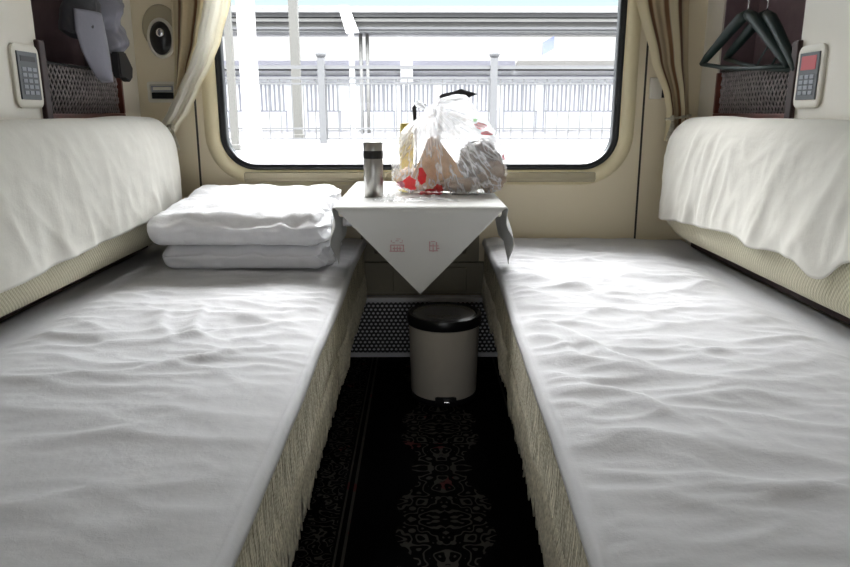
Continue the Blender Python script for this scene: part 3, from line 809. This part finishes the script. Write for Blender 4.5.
# ------------------------------------------------------------------ window wall fittings
def ellip(cx, cz, rx, rz, y, n=32, lean=0): return [(cx + rx * math.cos(2 * math.pi * k / n) + lean * rz * math.sin(2 * math.pi * k / n), y, cz + rz * math.sin(2 * math.pi * k / n)) for k in range(n)]
r = empty('reading_lamp', (-.882, D, 1.137), 'black oval reading lamp with ivory rim on the window wall, left', 'lamp')
lx, lz = -.883, 1.140
mb = MB(); mb.loops([ellip(lx, lz, .047, .066, D - .0005), ellip(lx, lz, .047, .066, D - .010), ellip(lx, lz, .041, .060, D - .014), ellip(lx, lz, .038, .056, D - .010)], caps=True)
adopt(r, mb.build('rim', 'panelw', angle=50))
mb = MB(); mb.loops([ellip(lx, lz, .037, .055, D - .009), ellip(lx, lz, .035, .053, D - .016), ellip(lx + .002, lz + .004, .020, .032, D - .026), ellip(lx + .002, lz + .008, .006, .01, D - .029)], caps=True)
adopt(r, mb.build('lamp_face', 'blackp', smooth=True))
mb = MB(); mb.loops([ellip(lx + .006, lz + .016, .013, .014, D - .020), ellip(lx + .006, lz + .016, .013, .014, D - .033), ellip(lx + .006, lz + .016, .008, .009, D - .036)], caps=True)
adopt(r, mb.build('bulb_cap', 'chrome', smooth=True))
r = empty('recessed_wall_plate', (-.883, D, 1.19), 'brownish oval plate behind the reading lamp', 'plate')
mb = MB(); mb.loops([ellip(lx + .0, lz + .035, .062, .075, D - .0002), ellip(lx, lz + .035, .062, .075, D - .0045), ellip(lx, lz + .035, .056, .069, D - .006)], caps=True)
bpy.data.objects.remove(r)
pl = tag(mb.build('oval_wall_plate', 'sill', smooth=True), 'tan oval backing plate behind the black reading lamp', 'plate')
r = empty('wall_socket', (-.898, D, .965), 'ivory-framed black socket on the window wall below the reading lamp', 'socket')
mb = MB(); lo = rrect(-.945, -.845, .928, .998, .008, D - .0005, 4); l2 = rrect(-.945, -.845, .928, .998, .008, D - .010, 4); l3 = rrect(-.936, -.854, .937, .989, .004, D - .012, 4); l4 = rrect(-.934, -.856, .939, .987, .004, D - .003, 4)
mb.loops([lo, l2, l3, l4], caps=True); adopt(r, mb.build('frame', 'panelw', angle=40))
adopt(r, MB().box(-.932, -.858, D - .009, D - .003, .941, .962, .001).build('opening', 'blackp'))
adopt(r, MB().box(-.932, -.858, D - .0095, D - .003, .964, .984, .001).build('flap', 'key'))
adopt(r, MB().box(-.925, -.862, D - .0115, D - .009, .970, .980, .001).build('strip', 'panelw'))
r = empty('wall_socket', (.835, D, .978), 'ivory socket beside the right curtain', 'socket')
adopt(r, MB().box(.800, .842, D - .018, D - .0005, .940, 1.012, .004).build('frame', 'panelw'))
adopt(r, MB().box(.842, .872, D - .012, D - .0005, .944, 1.008, .002).build('opening', 'blackp'))

# ================================================================== curtains
def interp(tab, z):
    for (z0, a0, b0), (z1, a1, b1) in zip(tab, tab[1:]):
        if z <= z0 and z >= z1:
            t = (z0 - z) / (z0 - z1); t = t * t * (3 - 2 * t) * .35 + t * .65
            return a0 + (a1 - a0) * t, b0 + (b1 - b0) * t
    return (tab[0][1:] if z > tab[0][0] else tab[-1][1:])
def curtain(name, mat, tab, ym, amp, nf, lab, ph=0):
    zt, zb = tab[0][0], tab[-1][0]
    def fn(u, v):
        z = zt + (zb - zt) * v; a, b = interp(tab, z); w = b - a
        am = min(amp, abs(w) * .22)
        y = ym + am * math.sin(2 * math.pi * nf * u + ph + .8 * N(u, v, 3, 3)) + .3 * am * math.sin(2 * math.pi * nf * 2.3 * u + 1)
        return (a + w * u, min(y, D - .035), z)
    o = grid(name, mat, 90, 80, fn, thick=.0015, uv=True)
    return o
rd = MB(); rd.tube([(-.975, 2.425, 1.70), (.975, 2.425, 1.70)], .010, 12)
tag(rd.build('curtain_rod', 'chrome', smooth=True), 'curtain rod spanning the wall above the window', 'rod')
tb = [(1.69, -.96, -.64), (1.45, -.87, -.66), (1.252, -.825, -.675), (1.128, -.828, -.715), (1.03, -.832, -.765), (.95, -.840, -.800), (.885, -.865, -.822), (.84, -.885, -.835)]
c1 = curtain('curtain', 'curt', tb, 2.442, .010, 2.3, '', .5)
tag(c1, 'beige curtain with brown stripes gathered left of the window', 'curtain')
tb = [(1.69, -.72, -.40), (1.45, -.70, -.52), (1.252, -.705, -.615), (1.128, -.735, -.655), (1.064, -.762, -.684), (.968, -.812, -.741), (.90, -.852, -.776), (.85, -.885, -.815), (.82, -.892, -.835)]
c2 = curtain('sheer_curtain', 'sheer', tb, 2.405, .006, 2.0, '', 1.0)
tag(c2, 'white satin curtain swept diagonally in front of the striped curtain', 'curtain')
tb = [(1.69, .50, .94), (1.45, .63, .915), (1.252, .722, .895), (1.065, .786, .908), (.952, .838, .920), (.90, .850, .926), (.86, .852, .930), (.80, .85, .93)]
c3 = curtain('curtain', 'curt', tb, 2.438, .010, 2.0, '', 2.2)
tag(c3, 'beige curtain with brown stripes tied back right of the window', 'curtain')
def tieback(xa, xb, z, ym, lab, tass):
    r = empty('tieback', ((xa + xb) / 2, ym, z), lab, 'tieback')
    pts = []
    for k in range(24):
        a = 2 * math.pi * k / 24; pts.append(((xa + xb) / 2 + (xb - xa) / 2 * math.cos(a), ym + .020 * math.sin(a), z + .006 * math.cos(a)))
    adopt(r, MB().tube(pts, .0045, 8, closed=True).build('cord', 'string', smooth=True))
    mb = MB(); x0 = xb - .01 if tass > 0 else xa + .01
    for k in range(34):
        dx = random.uniform(-.012, .012); dy = random.uniform(-.008, .008)
        mb.tube([(x0, ym - .03, z + .0), (x0 + dx * .6, ym - .034 + dy * .5, z - .03), (x0 + dx * 1.2 + tass * .006, ym - .034 + dy, z - .070 - random.uniform(0, .012))], .0013, 4)
    mb.lathe(x0, ym - .031, [(.002, z + .008), (.007, z + .004), (.008, z - .006), (.005, z - .012)], 12)
    adopt(r, mb.build('tassel', 'string', smooth=True))
tieback(-.888, -.826, .850, 2.425, 'cream tasselled tieback on the left curtains', 1)
tieback(.848, .929, .878, 2.436, 'cream tasselled tieback on the right curtain', -1)

# ================================================================== folded quilts on the left berth
def quilt(name, X0, X1, Y0, Y1, Z0, zf, zb, seed, lab, layers, rnd=.03, group=None):
    """soft folded quilt: rounded slab, plump front edge, folds showing at its right end"""
    n1, n2, n3 = 64, 52, 16
    bm = bmesh.new()
    cache = {}
    def vert(i, j, k):
        key = (i, j, k)
        if key in cache: return cache[key]
        u, v, w = i / n1, j / n2, k / n3
        x, y = X0 + (X1 - X0) * u, Y0 + (Y1 - Y0) * v
        zt = zf + (zb - zf) * sst(0, 1, v)
        z = Z0 + (zt - Z0) * w
        # round the slab
        hx, hy, hz = (X1 - X0) / 2, (Y1 - Y0) / 2, (zt - Z0) / 2
        c = Vector(((X0 + X1) / 2, (Y0 + Y1) / 2, (zt + Z0) / 2)); d = Vector((x, y, z)) - c
        rr = min(rnd, hz * .95)
        q = Vector((max(-hx + rr, min(hx - rr, d.x)), max(-hy + rr, min(hy - rr, d.y)), max(-hz + rr, min(hz - rr, d.z))))
        e_ = d - q
        if e_.length > 1e-6: d = q + e_.normalized() * rr
        p = c + d
        top = sst(.5, 1, w)
        p.z += top * (.010 * fbm(p.x, p.y, seed, 7) + .010 * math.sin(math.pi * u) * math.sin(math.pi * v) - .009 * (1 - abs(N(p.x * 5 + p.y * 3, p.y * 6, seed + 3))) ** 4 + .003 * fbm(p.x, p.y, seed + 4, 28))
        # gathered folds at the right end
        en = sst(.80, 1, u)
        p.x += en * (.010 * math.sin(w * math.pi * 2 * layers + 3 * N(v, 0, seed, 3)) + .020 * fbm(p.y, p.z, seed + 5, 14)) - en * .008
        p.y += en * .016 * fbm(p.z * 2, p.y, seed + 6, 14)
        p.z += en * .016 * fbm(p.y, p.z * 2, seed + 8, 13)
        fr = sst(.10, 0, v)
        p.z -= fr * sst(.45, .9, w) * (.012 + .016 * N(p.x, 0, seed + 12, 7) + .010 * N(p.x, 0, seed + 14, 22)); p.y += fr * (.014 * fbm(p.x, p.z, seed + 9, 9) - .008 * sst(.3, .5, w) * sst(1, .7, w))
        p.x -= (1 - sst(0, .06, u)) * .006 * N(p.y, p.z, seed, 10)
        cache[key] = bm.verts.new(p); return cache[key]
    def face(f): bm.faces.new(f)
    for i in range(n1):
        for j in range(n2):
            for k in (0, n3): face([vert(i, j, k), vert(i + 1, j, k), vert(i + 1, j + 1, k), vert(i, j + 1, k)])
    for i in range(n1):
        for k in range(n3):
            for j in (0, n2): face([vert(i, j, k), vert(i + 1, j, k), vert(i + 1, j, k + 1), vert(i, j, k + 1)])
    for j in range(n2):
        for k in range(n3):
            for i in (0, n1): face([vert(i, j, k), vert(i, j + 1, k), vert(i, j + 1, k + 1), vert(i, j, k + 1)])
    mb = MB(); mb.bm.free(); mb.bm = bm
    return tag(mb.build(name, 'quilt', smooth=True), lab, 'quilt', group)
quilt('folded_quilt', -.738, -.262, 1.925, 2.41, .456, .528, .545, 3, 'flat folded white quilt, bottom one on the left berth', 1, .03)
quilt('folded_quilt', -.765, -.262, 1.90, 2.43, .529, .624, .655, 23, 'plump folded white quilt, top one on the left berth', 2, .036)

# ================================================================== table
TZ = .657
r = empty('folding_table', (0, 2.14, 0), 'small table fixed under the window between the berths', 'table')
mb = MB(); mb.box(-.214, .214, 1.79, 2.468, TZ - .028, TZ - .003, .008); adopt(r, mb.build('tabletop', 'panelw'))
for s_ in (-1, 1):
    mb = MB(); mb.prism([(2.46, TZ - .03), (2.0, TZ - .03), (2.44, .40), (2.46, .40)], 'x', s_ * .15, s_ * .165, .002); adopt(r, mb.build('bracket', 'underp'))
mb = MB(); mb.tube([(-.214, 1.9, .60), (-.19, 1.9, .60)], .012, 12); adopt(r, mb.build('hinge_pin', 'alu', smooth=True))
# tablecloth: laid cornerwise, front corner hanging, side corners tucked down
A = .218; V0 = 1.782
def half(v):
    if v < 1.98: return max(.0, (v - 1.546)) * .968
    return .42 - (v - 1.98) * .42
def tc_fn(u, v):
    vv = 1.547 + (2.462 - 1.547) * v; x = (2 * u - 1) * half(vv)
    ox = max(0, abs(x) - A); ov = max(0, V0 - vv); sg = 1 if x > 0 else -1
    rad = .012
    def drop(o_):   # rounded edge then straight down -> (out, down)
        L_ = rad * math.pi / 2
        if o_ < L_: a = o_ / rad; return rad * math.sin(a), rad * (1 - math.cos(a))
        return rad, rad + (o_ - L_)
    z = TZ + .0008; X = max(-A, min(A, x)); Y = max(V0, vv)
    rr = math.hypot(ox, ov)
    if rr > 0:
        o_, d_ = drop(rr); nx, ny = ox / rr, ov / rr
        fl = (.22 if sg > 0 else .10) * max(0, d_ - .02) * nx
        X += sg * (nx * o_ + fl) ; Y -= ny * (o_ + .03 * d_); z -= d_
        # folds of the hanging side corners
        X += sg * nx * .010 * math.sin(vv * 40 + 1) * min(1, d_ * 12) 
        Y -= nx * .06 * max(0, d_ - .02)
        Y += ny * (.002 * N(x, d_, 3, 8))
    else:
        z += .0012 * (1 + N(X, Y, 4, 9)) * min(1, (A - abs(x)) * 20)
    return (X, Y, z)
cl = grid('tablecloth', 'tcloth', 100, 130, tc_fn, thick=.0016)
cloth_root = tag(cl, 'white cloth laid cornerwise over the window table', 'tablecloth')
# faint pink embroidered marks on the hanging corner
def mark(boxes, name):
    mb = MB(); y = V0 - .0128
    for (x0, x1, z0, z1) in boxes: 
        yy = y - .03 * (TZ - (z0 + z1) / 2) - .0022
        mb.box(x0, x1, yy - .0006, yy + .0004, z0, z1)
    o = mb.build(name, 'pink', cl); return o
cx, cz = -.060, .565
lines = [(cx - .020, cx + .020, cz - .022, cz - .0195), (cx - .018, cx - .015, cz - .019, cz - .006), (cx + .015, cx + .018, cz - .019, cz - .006), (cx - .018, cx + .018, cz - .006, cz - .0035),
         (cx - .009, cx - .006, cz - .019, cz - .008), (cx - .001, cx + .002, cz - .019, cz - .008), (cx + .006, cx + .009, cz - .019, cz - .008), (cx - .012, cx + .012, cz - .0145, cz - .012),
         (cx - .012, cx - .006, cz + .001, cz + .0025), (cx - .004, cx + .004, cz + .006, cz + .0075), (cx + .007, cx + .014, cz + .001, cz + .0025), (cx - .016, cx - .014, cz + .003, cz + .008), (cx + .013, cx + .0145, cz + .004, cz + .009), (cx - .002, cx + .010, cz + .011, cz + .0122)]
mark(lines, 'embroidered_emblem')
cx, cz = .036, .560
mark([(cx - .013, cx - .010, cz - .016, cz + .010), (cx - .004, cx - .001, cz - .018, cz + .004), (cx + .005, cx + .008, cz - .016, cz + .008), (cx - .013, cx + .010, cz - .016, cz - .0135), (cx - .010, cx + .012, cz - .003, cz - .0005), (cx - .008, cx + .003, cz + .009, cz + .0110), (cx + .008, cx + .014, cz - .010, cz - .0075)], 'embroidered_letters')

# ================================================================== thermos
r = empty('thermos_flask', (-.133, 1.985, TZ), 'brushed steel thermos flask with black band on the table', 'flask')
t0 = TZ + .0025
mb = MB(); mb.lathe(-.133, 1.985, [(.001, t0), (.025, t0), (.0275, t0 + .003), (.0275, t0 + .106), (.0265, t0 + .1085), (.001, t0 + .1085)], 40); adopt(r, mb.build('body', 'steel', angle=40))
mb = MB(); mb.lathe(-.133, 1.985, [(.001, t0 + .1085), (.0272, t0 + .1087), (.0285, t0 + .110), (.0285, t0 + .129), (.0272, t0 + .131), (.001, t0 + .131)], 40); adopt(r, mb.build('band', 'blackp', angle=40))
mb = MB(); mb.lathe(-.133, 1.985, [(.001, t0 + .131), (.0275, t0 + .131), (.0278, t0 + .152), (.0255, t0 + .155), (.001, t0 + .155)], 40); adopt(r, mb.build('cup_lid', 'steel', angle=40))

# ================================================================== carrier bag and what is in it
BY = 2.10
rows = [(.661, -.045, .215, .085), (.668, -.068, .240, .105), (.69, -.084, .252, .125), (.72, -.090, .258, .135), (.75, -.086, .256, .135), (.78, -.079, .248, .125), (.81, -.071, .238, .110),
        (.835, -.060, .226, .092), (.855, -.040, .214, .074), (.875, -.010, .196, .055), (.895, .012, .174, .040), (.915, .030, .158, .028), (.935, .060, .148, .018), (.946, .095, .135, .006)]
def lerp_rows(z):
    for a, b in zip(rows, rows[1:]):
        if a[0] <= z <= b[0]:
            t = (z - a[0]) / (b[0] - a[0]); return [a[k] + (b[k] - a[k]) * t for k in (1, 2, 3)]
    return list(rows[-1][1:]) if z > rows[-1][0] else list(rows[0][1:])
KX, KZ = .030, .900
def bag_fn(u, v):
    z = .661 + (.946 - .661) * v; xl, xr, dp = lerp_rows(z); a = 2 * math.pi * u
    ca, sa = math.cos(a), math.sin(a); px = abs(ca) ** .75 * (1 if ca > 0 else -1); py = abs(sa) ** .8 * (1 if sa > 0 else -1)
    x = (xl + xr) / 2 + px * (xr - xl) / 2; y = BY + py * dp
    # creases radiating from the knot
    ang = math.atan2(x - KX, KZ - z + .02); dist = math.hypot(x - KX, z - KZ)
    cr_ = (1 - abs(N(ang * 5.5, dist * 1.5, 120)) * 2.6) + .5 * (1 - abs(N(ang * 12, dist * 3, 130)) * 2.4)
    amp = .011 * sst(0, .05, dist) * (1 - .5 * sst(.1, .25, dist))
    y += (-1 if sa < 0 else 1) * cr_ * amp * abs(sa) ** .5
    x += .006 * fbm(y, z, 140, 12) * (1 if v > .03 else 0); y += .010 * fbm(x, z, 150, 9) * (1 if v > .03 else 0)
    # dimple at the knot, seen from the front
    if sa < 0: y += .03 * gauss(dist, .05)
    return (x, y, max(z + .004 * fbm(x, y, 160, 10) * sst(0, .1, v), TZ + .0035))
r = empty('carrier_bag', (.08, BY, TZ), 'milky plastic carrier bag with red flower prints, knotted, on the table', 'bag')
adopt(r, grid('bag_body', 'bag', 160, 90, bag_fn))
def ear(P0, P1, w, name):
    def fn(u, v):
        a = Vector(P0) + (Vector(P1) - Vector(P0)) * v
        ww = w * (.25 + .75 * v) * (1 - .3 * v * v)
        return (a.x + (2 * u - 1) * ww, a.y + .010 * math.sin(u * 11 + v * 3), a.z + .010 * math.sin(u * math.pi) * v + .004 * N(u, v, 5, 6))
    return grid(name, 'bag', 20, 14, fn)
adopt(r, ear((.028, 2.065, .895), (-.004, 2.06, .918), .022, 'handle'), ear((.034, 2.07, .895), (.050, 2.055, .935), .012, 'handle'))
mb = MB(); kp = [(KX + .014 * math.cos(t), 2.052 + .010 * math.sin(2 * t), KZ - .006 + .012 * math.sin(t)) for t in [2 * math.pi * k / 18 for k in range(18)]]
mb.tube(kp, .0062, 8, closed=True); adopt(r, mb.build('knot', 'bag', smooth=True))
# contents
mb = MB(); mb.prism([(-.035, .668), (.150, .668), (.145, .70), (.095, .765), (.045, .828), (.026, .826), (.000, .76), (-.03, .70)], 'y', 2.045, 2.105, .008)
o = mb.build('bread_slab', 'bread', smooth=False); tag(o, 'golden wedge-shaped pack of bread inside the bag, left half', 'bread')
def lump(name, mat, c, rad, seed, lab, cat, am=.16):
    def fn(u, v):
        a = 2 * math.pi * u; t = math.pi * v; d = Vector((math.sin(t) * math.cos(a), math.sin(t) * math.sin(a), math.cos(t)))
        k = 1 + am * (noise.noise(d * 2.1 + Vector((seed, 0, 0))) + .5 * noise.noise(d * 5 + Vector((0, seed, 0))))
        return (c[0] + d.x * rad[0] * k, c[1] + d.y * rad[1] * k, max(c[2] + d.z * rad[2] * k, TZ + .006))
    return tag(grid(name, mat, 40, 26, fn), lab, cat)
M['grey_pk'] = plain('grey_brown_foil', (.15, .12, .10), .35, var=.45, vs=40)
lump('snack_packet', 'grey_pk', (.175, 2.10, .745), (.066, .070, .066), 3, 'dark grey-brown crumpled packet inside the bag, right half', 'packet', .3)
lump('paper_packet', 'brownpk', (.205, 2.06, .715), (.045, .05, .046), 21, 'brown paper packet inside the bag at its right edge', 'packet', .35)
lump('bread_roll', 'brownpk', (.125, 2.045, .688), (.075, .045, .022), 8, 'brown bun lying at the bottom of the bag', 'bread')
lump('bread_roll', 'bread', (-.030, 2.11, .70), (.045, .05, .032), 12, 'pale yellow bun at the bag\'s left bottom corner', 'bread')
mb = MB(); mb.lathe(-.043, 2.22, [(.001, TZ + .004), (.020, TZ + .005), (.024, TZ + .15), (.022, TZ + .172), (.020, TZ + .180), (.020, TZ + .204), (.001, TZ + .206)], 24)
tag(mb.build('yellow_container', 'yellow', smooth=True), 'mustard-yellow container peeping out left behind the bag', 'container')
# dark camera-strap-like item poking out behind the bag
mb = MB(); mb.prism([(.052, .925), (.046, .905), (.075, .912), (.100, .928), (.138, .934), (.182, .951), (.148, .957), (.128, .968), (.112, .957), (.080, .954), (.062, .948)], 'y', 2.235, 2.262, .003)
mb.tube([(.06, 2.25, TZ + .006), (.058, 2.25, .80), (.070, 2.25, .92)], .007, 8)
tag(mb.build('black_folded_item', 'black'), 'black pointed item sticking up behind the carrier bag, right of its knot', 'item')
mb = MB(); mb.tube([(-.014, 2.235, TZ + .006), (-.012, 2.235, .80), (-.018, 2.235, .908), (-.008, 2.235, .922), (.014, 2.235, .912), (.020, 2.235, .905)], [.003, .003, .007, .010, .009, .004], 8)
tag(mb.build('black_strap', 'black', smooth=True), 'short black strap end sticking up left of the bag\'s knot', 'strap')
# loose clear wrap at the foot of the flask
def wrap(cx_, cy_, rx, ry, h, seed):
    def fn(u, v):
        x = cx_ + (2 * u - 1) * rx; y = cy_ + (2 * v - 1) * ry; e_ = (1 - (2 * u - 1) ** 2) * (1 - (2 * v - 1) ** 2)
        return (x + .006 * N(u, v, seed, 6), y, TZ + .0042 + h * e_ * abs(fbm(u, v, seed, 5)) * 1.6)
    return fn
tag(grid('plastic_wrap', 'wrap', 30, 24, wrap(-.085, 1.905, .045, .035, .022, 4)), 'scrap of clear crinkled plastic beside the thermos foot', 'wrap')
tag(grid('plastic_wrap', 'wrap', 40, 20, wrap(.03, 1.885, .075, .035, .014, 9)), 'clear crinkled plastic spread in front of the carrier bag', 'wrap')

# ================================================================== bin
bx, by = .075, 2.088
r = empty('pedal_bin', (bx, by, .006), 'beige round pedal bin with black rim under the table', 'bin')
mb = MB(); mb.lathe(bx, by, [(.001, .026), (.102, .026), (.105, .030), (.111, .250), (.108, .252), (.001, .252)], 64); adopt(r, mb.build('body', 'bin', angle=50))
mb = MB(); mb.lathe(bx, by, [(.001, .0065), (.101, .0065), (.104, .010), (.104, .024), (.101, .026), (.001, .026)], 64); adopt(r, mb.build('base_ring', 'blackp', angle=50))
mb = MB(); mb.lathe(bx, by, [(.109, .252), (.116, .254), (.1175, .259), (.1175, .278), (.1155, .285), (.111, .287), (.105, .284), (.104, .269), (.106, .257), (.109, .252)], 64); adopt(r, mb.build('rim', 'blackp', angle=50))
mb = MB(); mb.lathe(bx, by, [(.001, .270), (.103, .270), (.103, .282), (.094, .285), (.06, .282), (.001, .280)], 64); adopt(r, mb.build('lid', 'binlid', smooth=True))
mb = MB(); mb.box(bx - .014, bx + .014, by + .110, by + .126, .225, .283, .003); adopt(r, mb.build('hinge', 'blackp'))
mb = MB(); mb.prism([(bx - .030, .024), (bx + .036, .024), (bx + .036, .038), (bx + .028, .041), (bx - .022, .041), (bx - .030, .038)], 'y', by - .108, by - .09); adopt(r, mb.build('pedal_slot', 'blackp'))
mb = MB(); mb.box(bx - .004, bx + .014, by - .124, by - .104, .026, .033, .002); adopt(r, mb.build('pedal', 'chrome'))
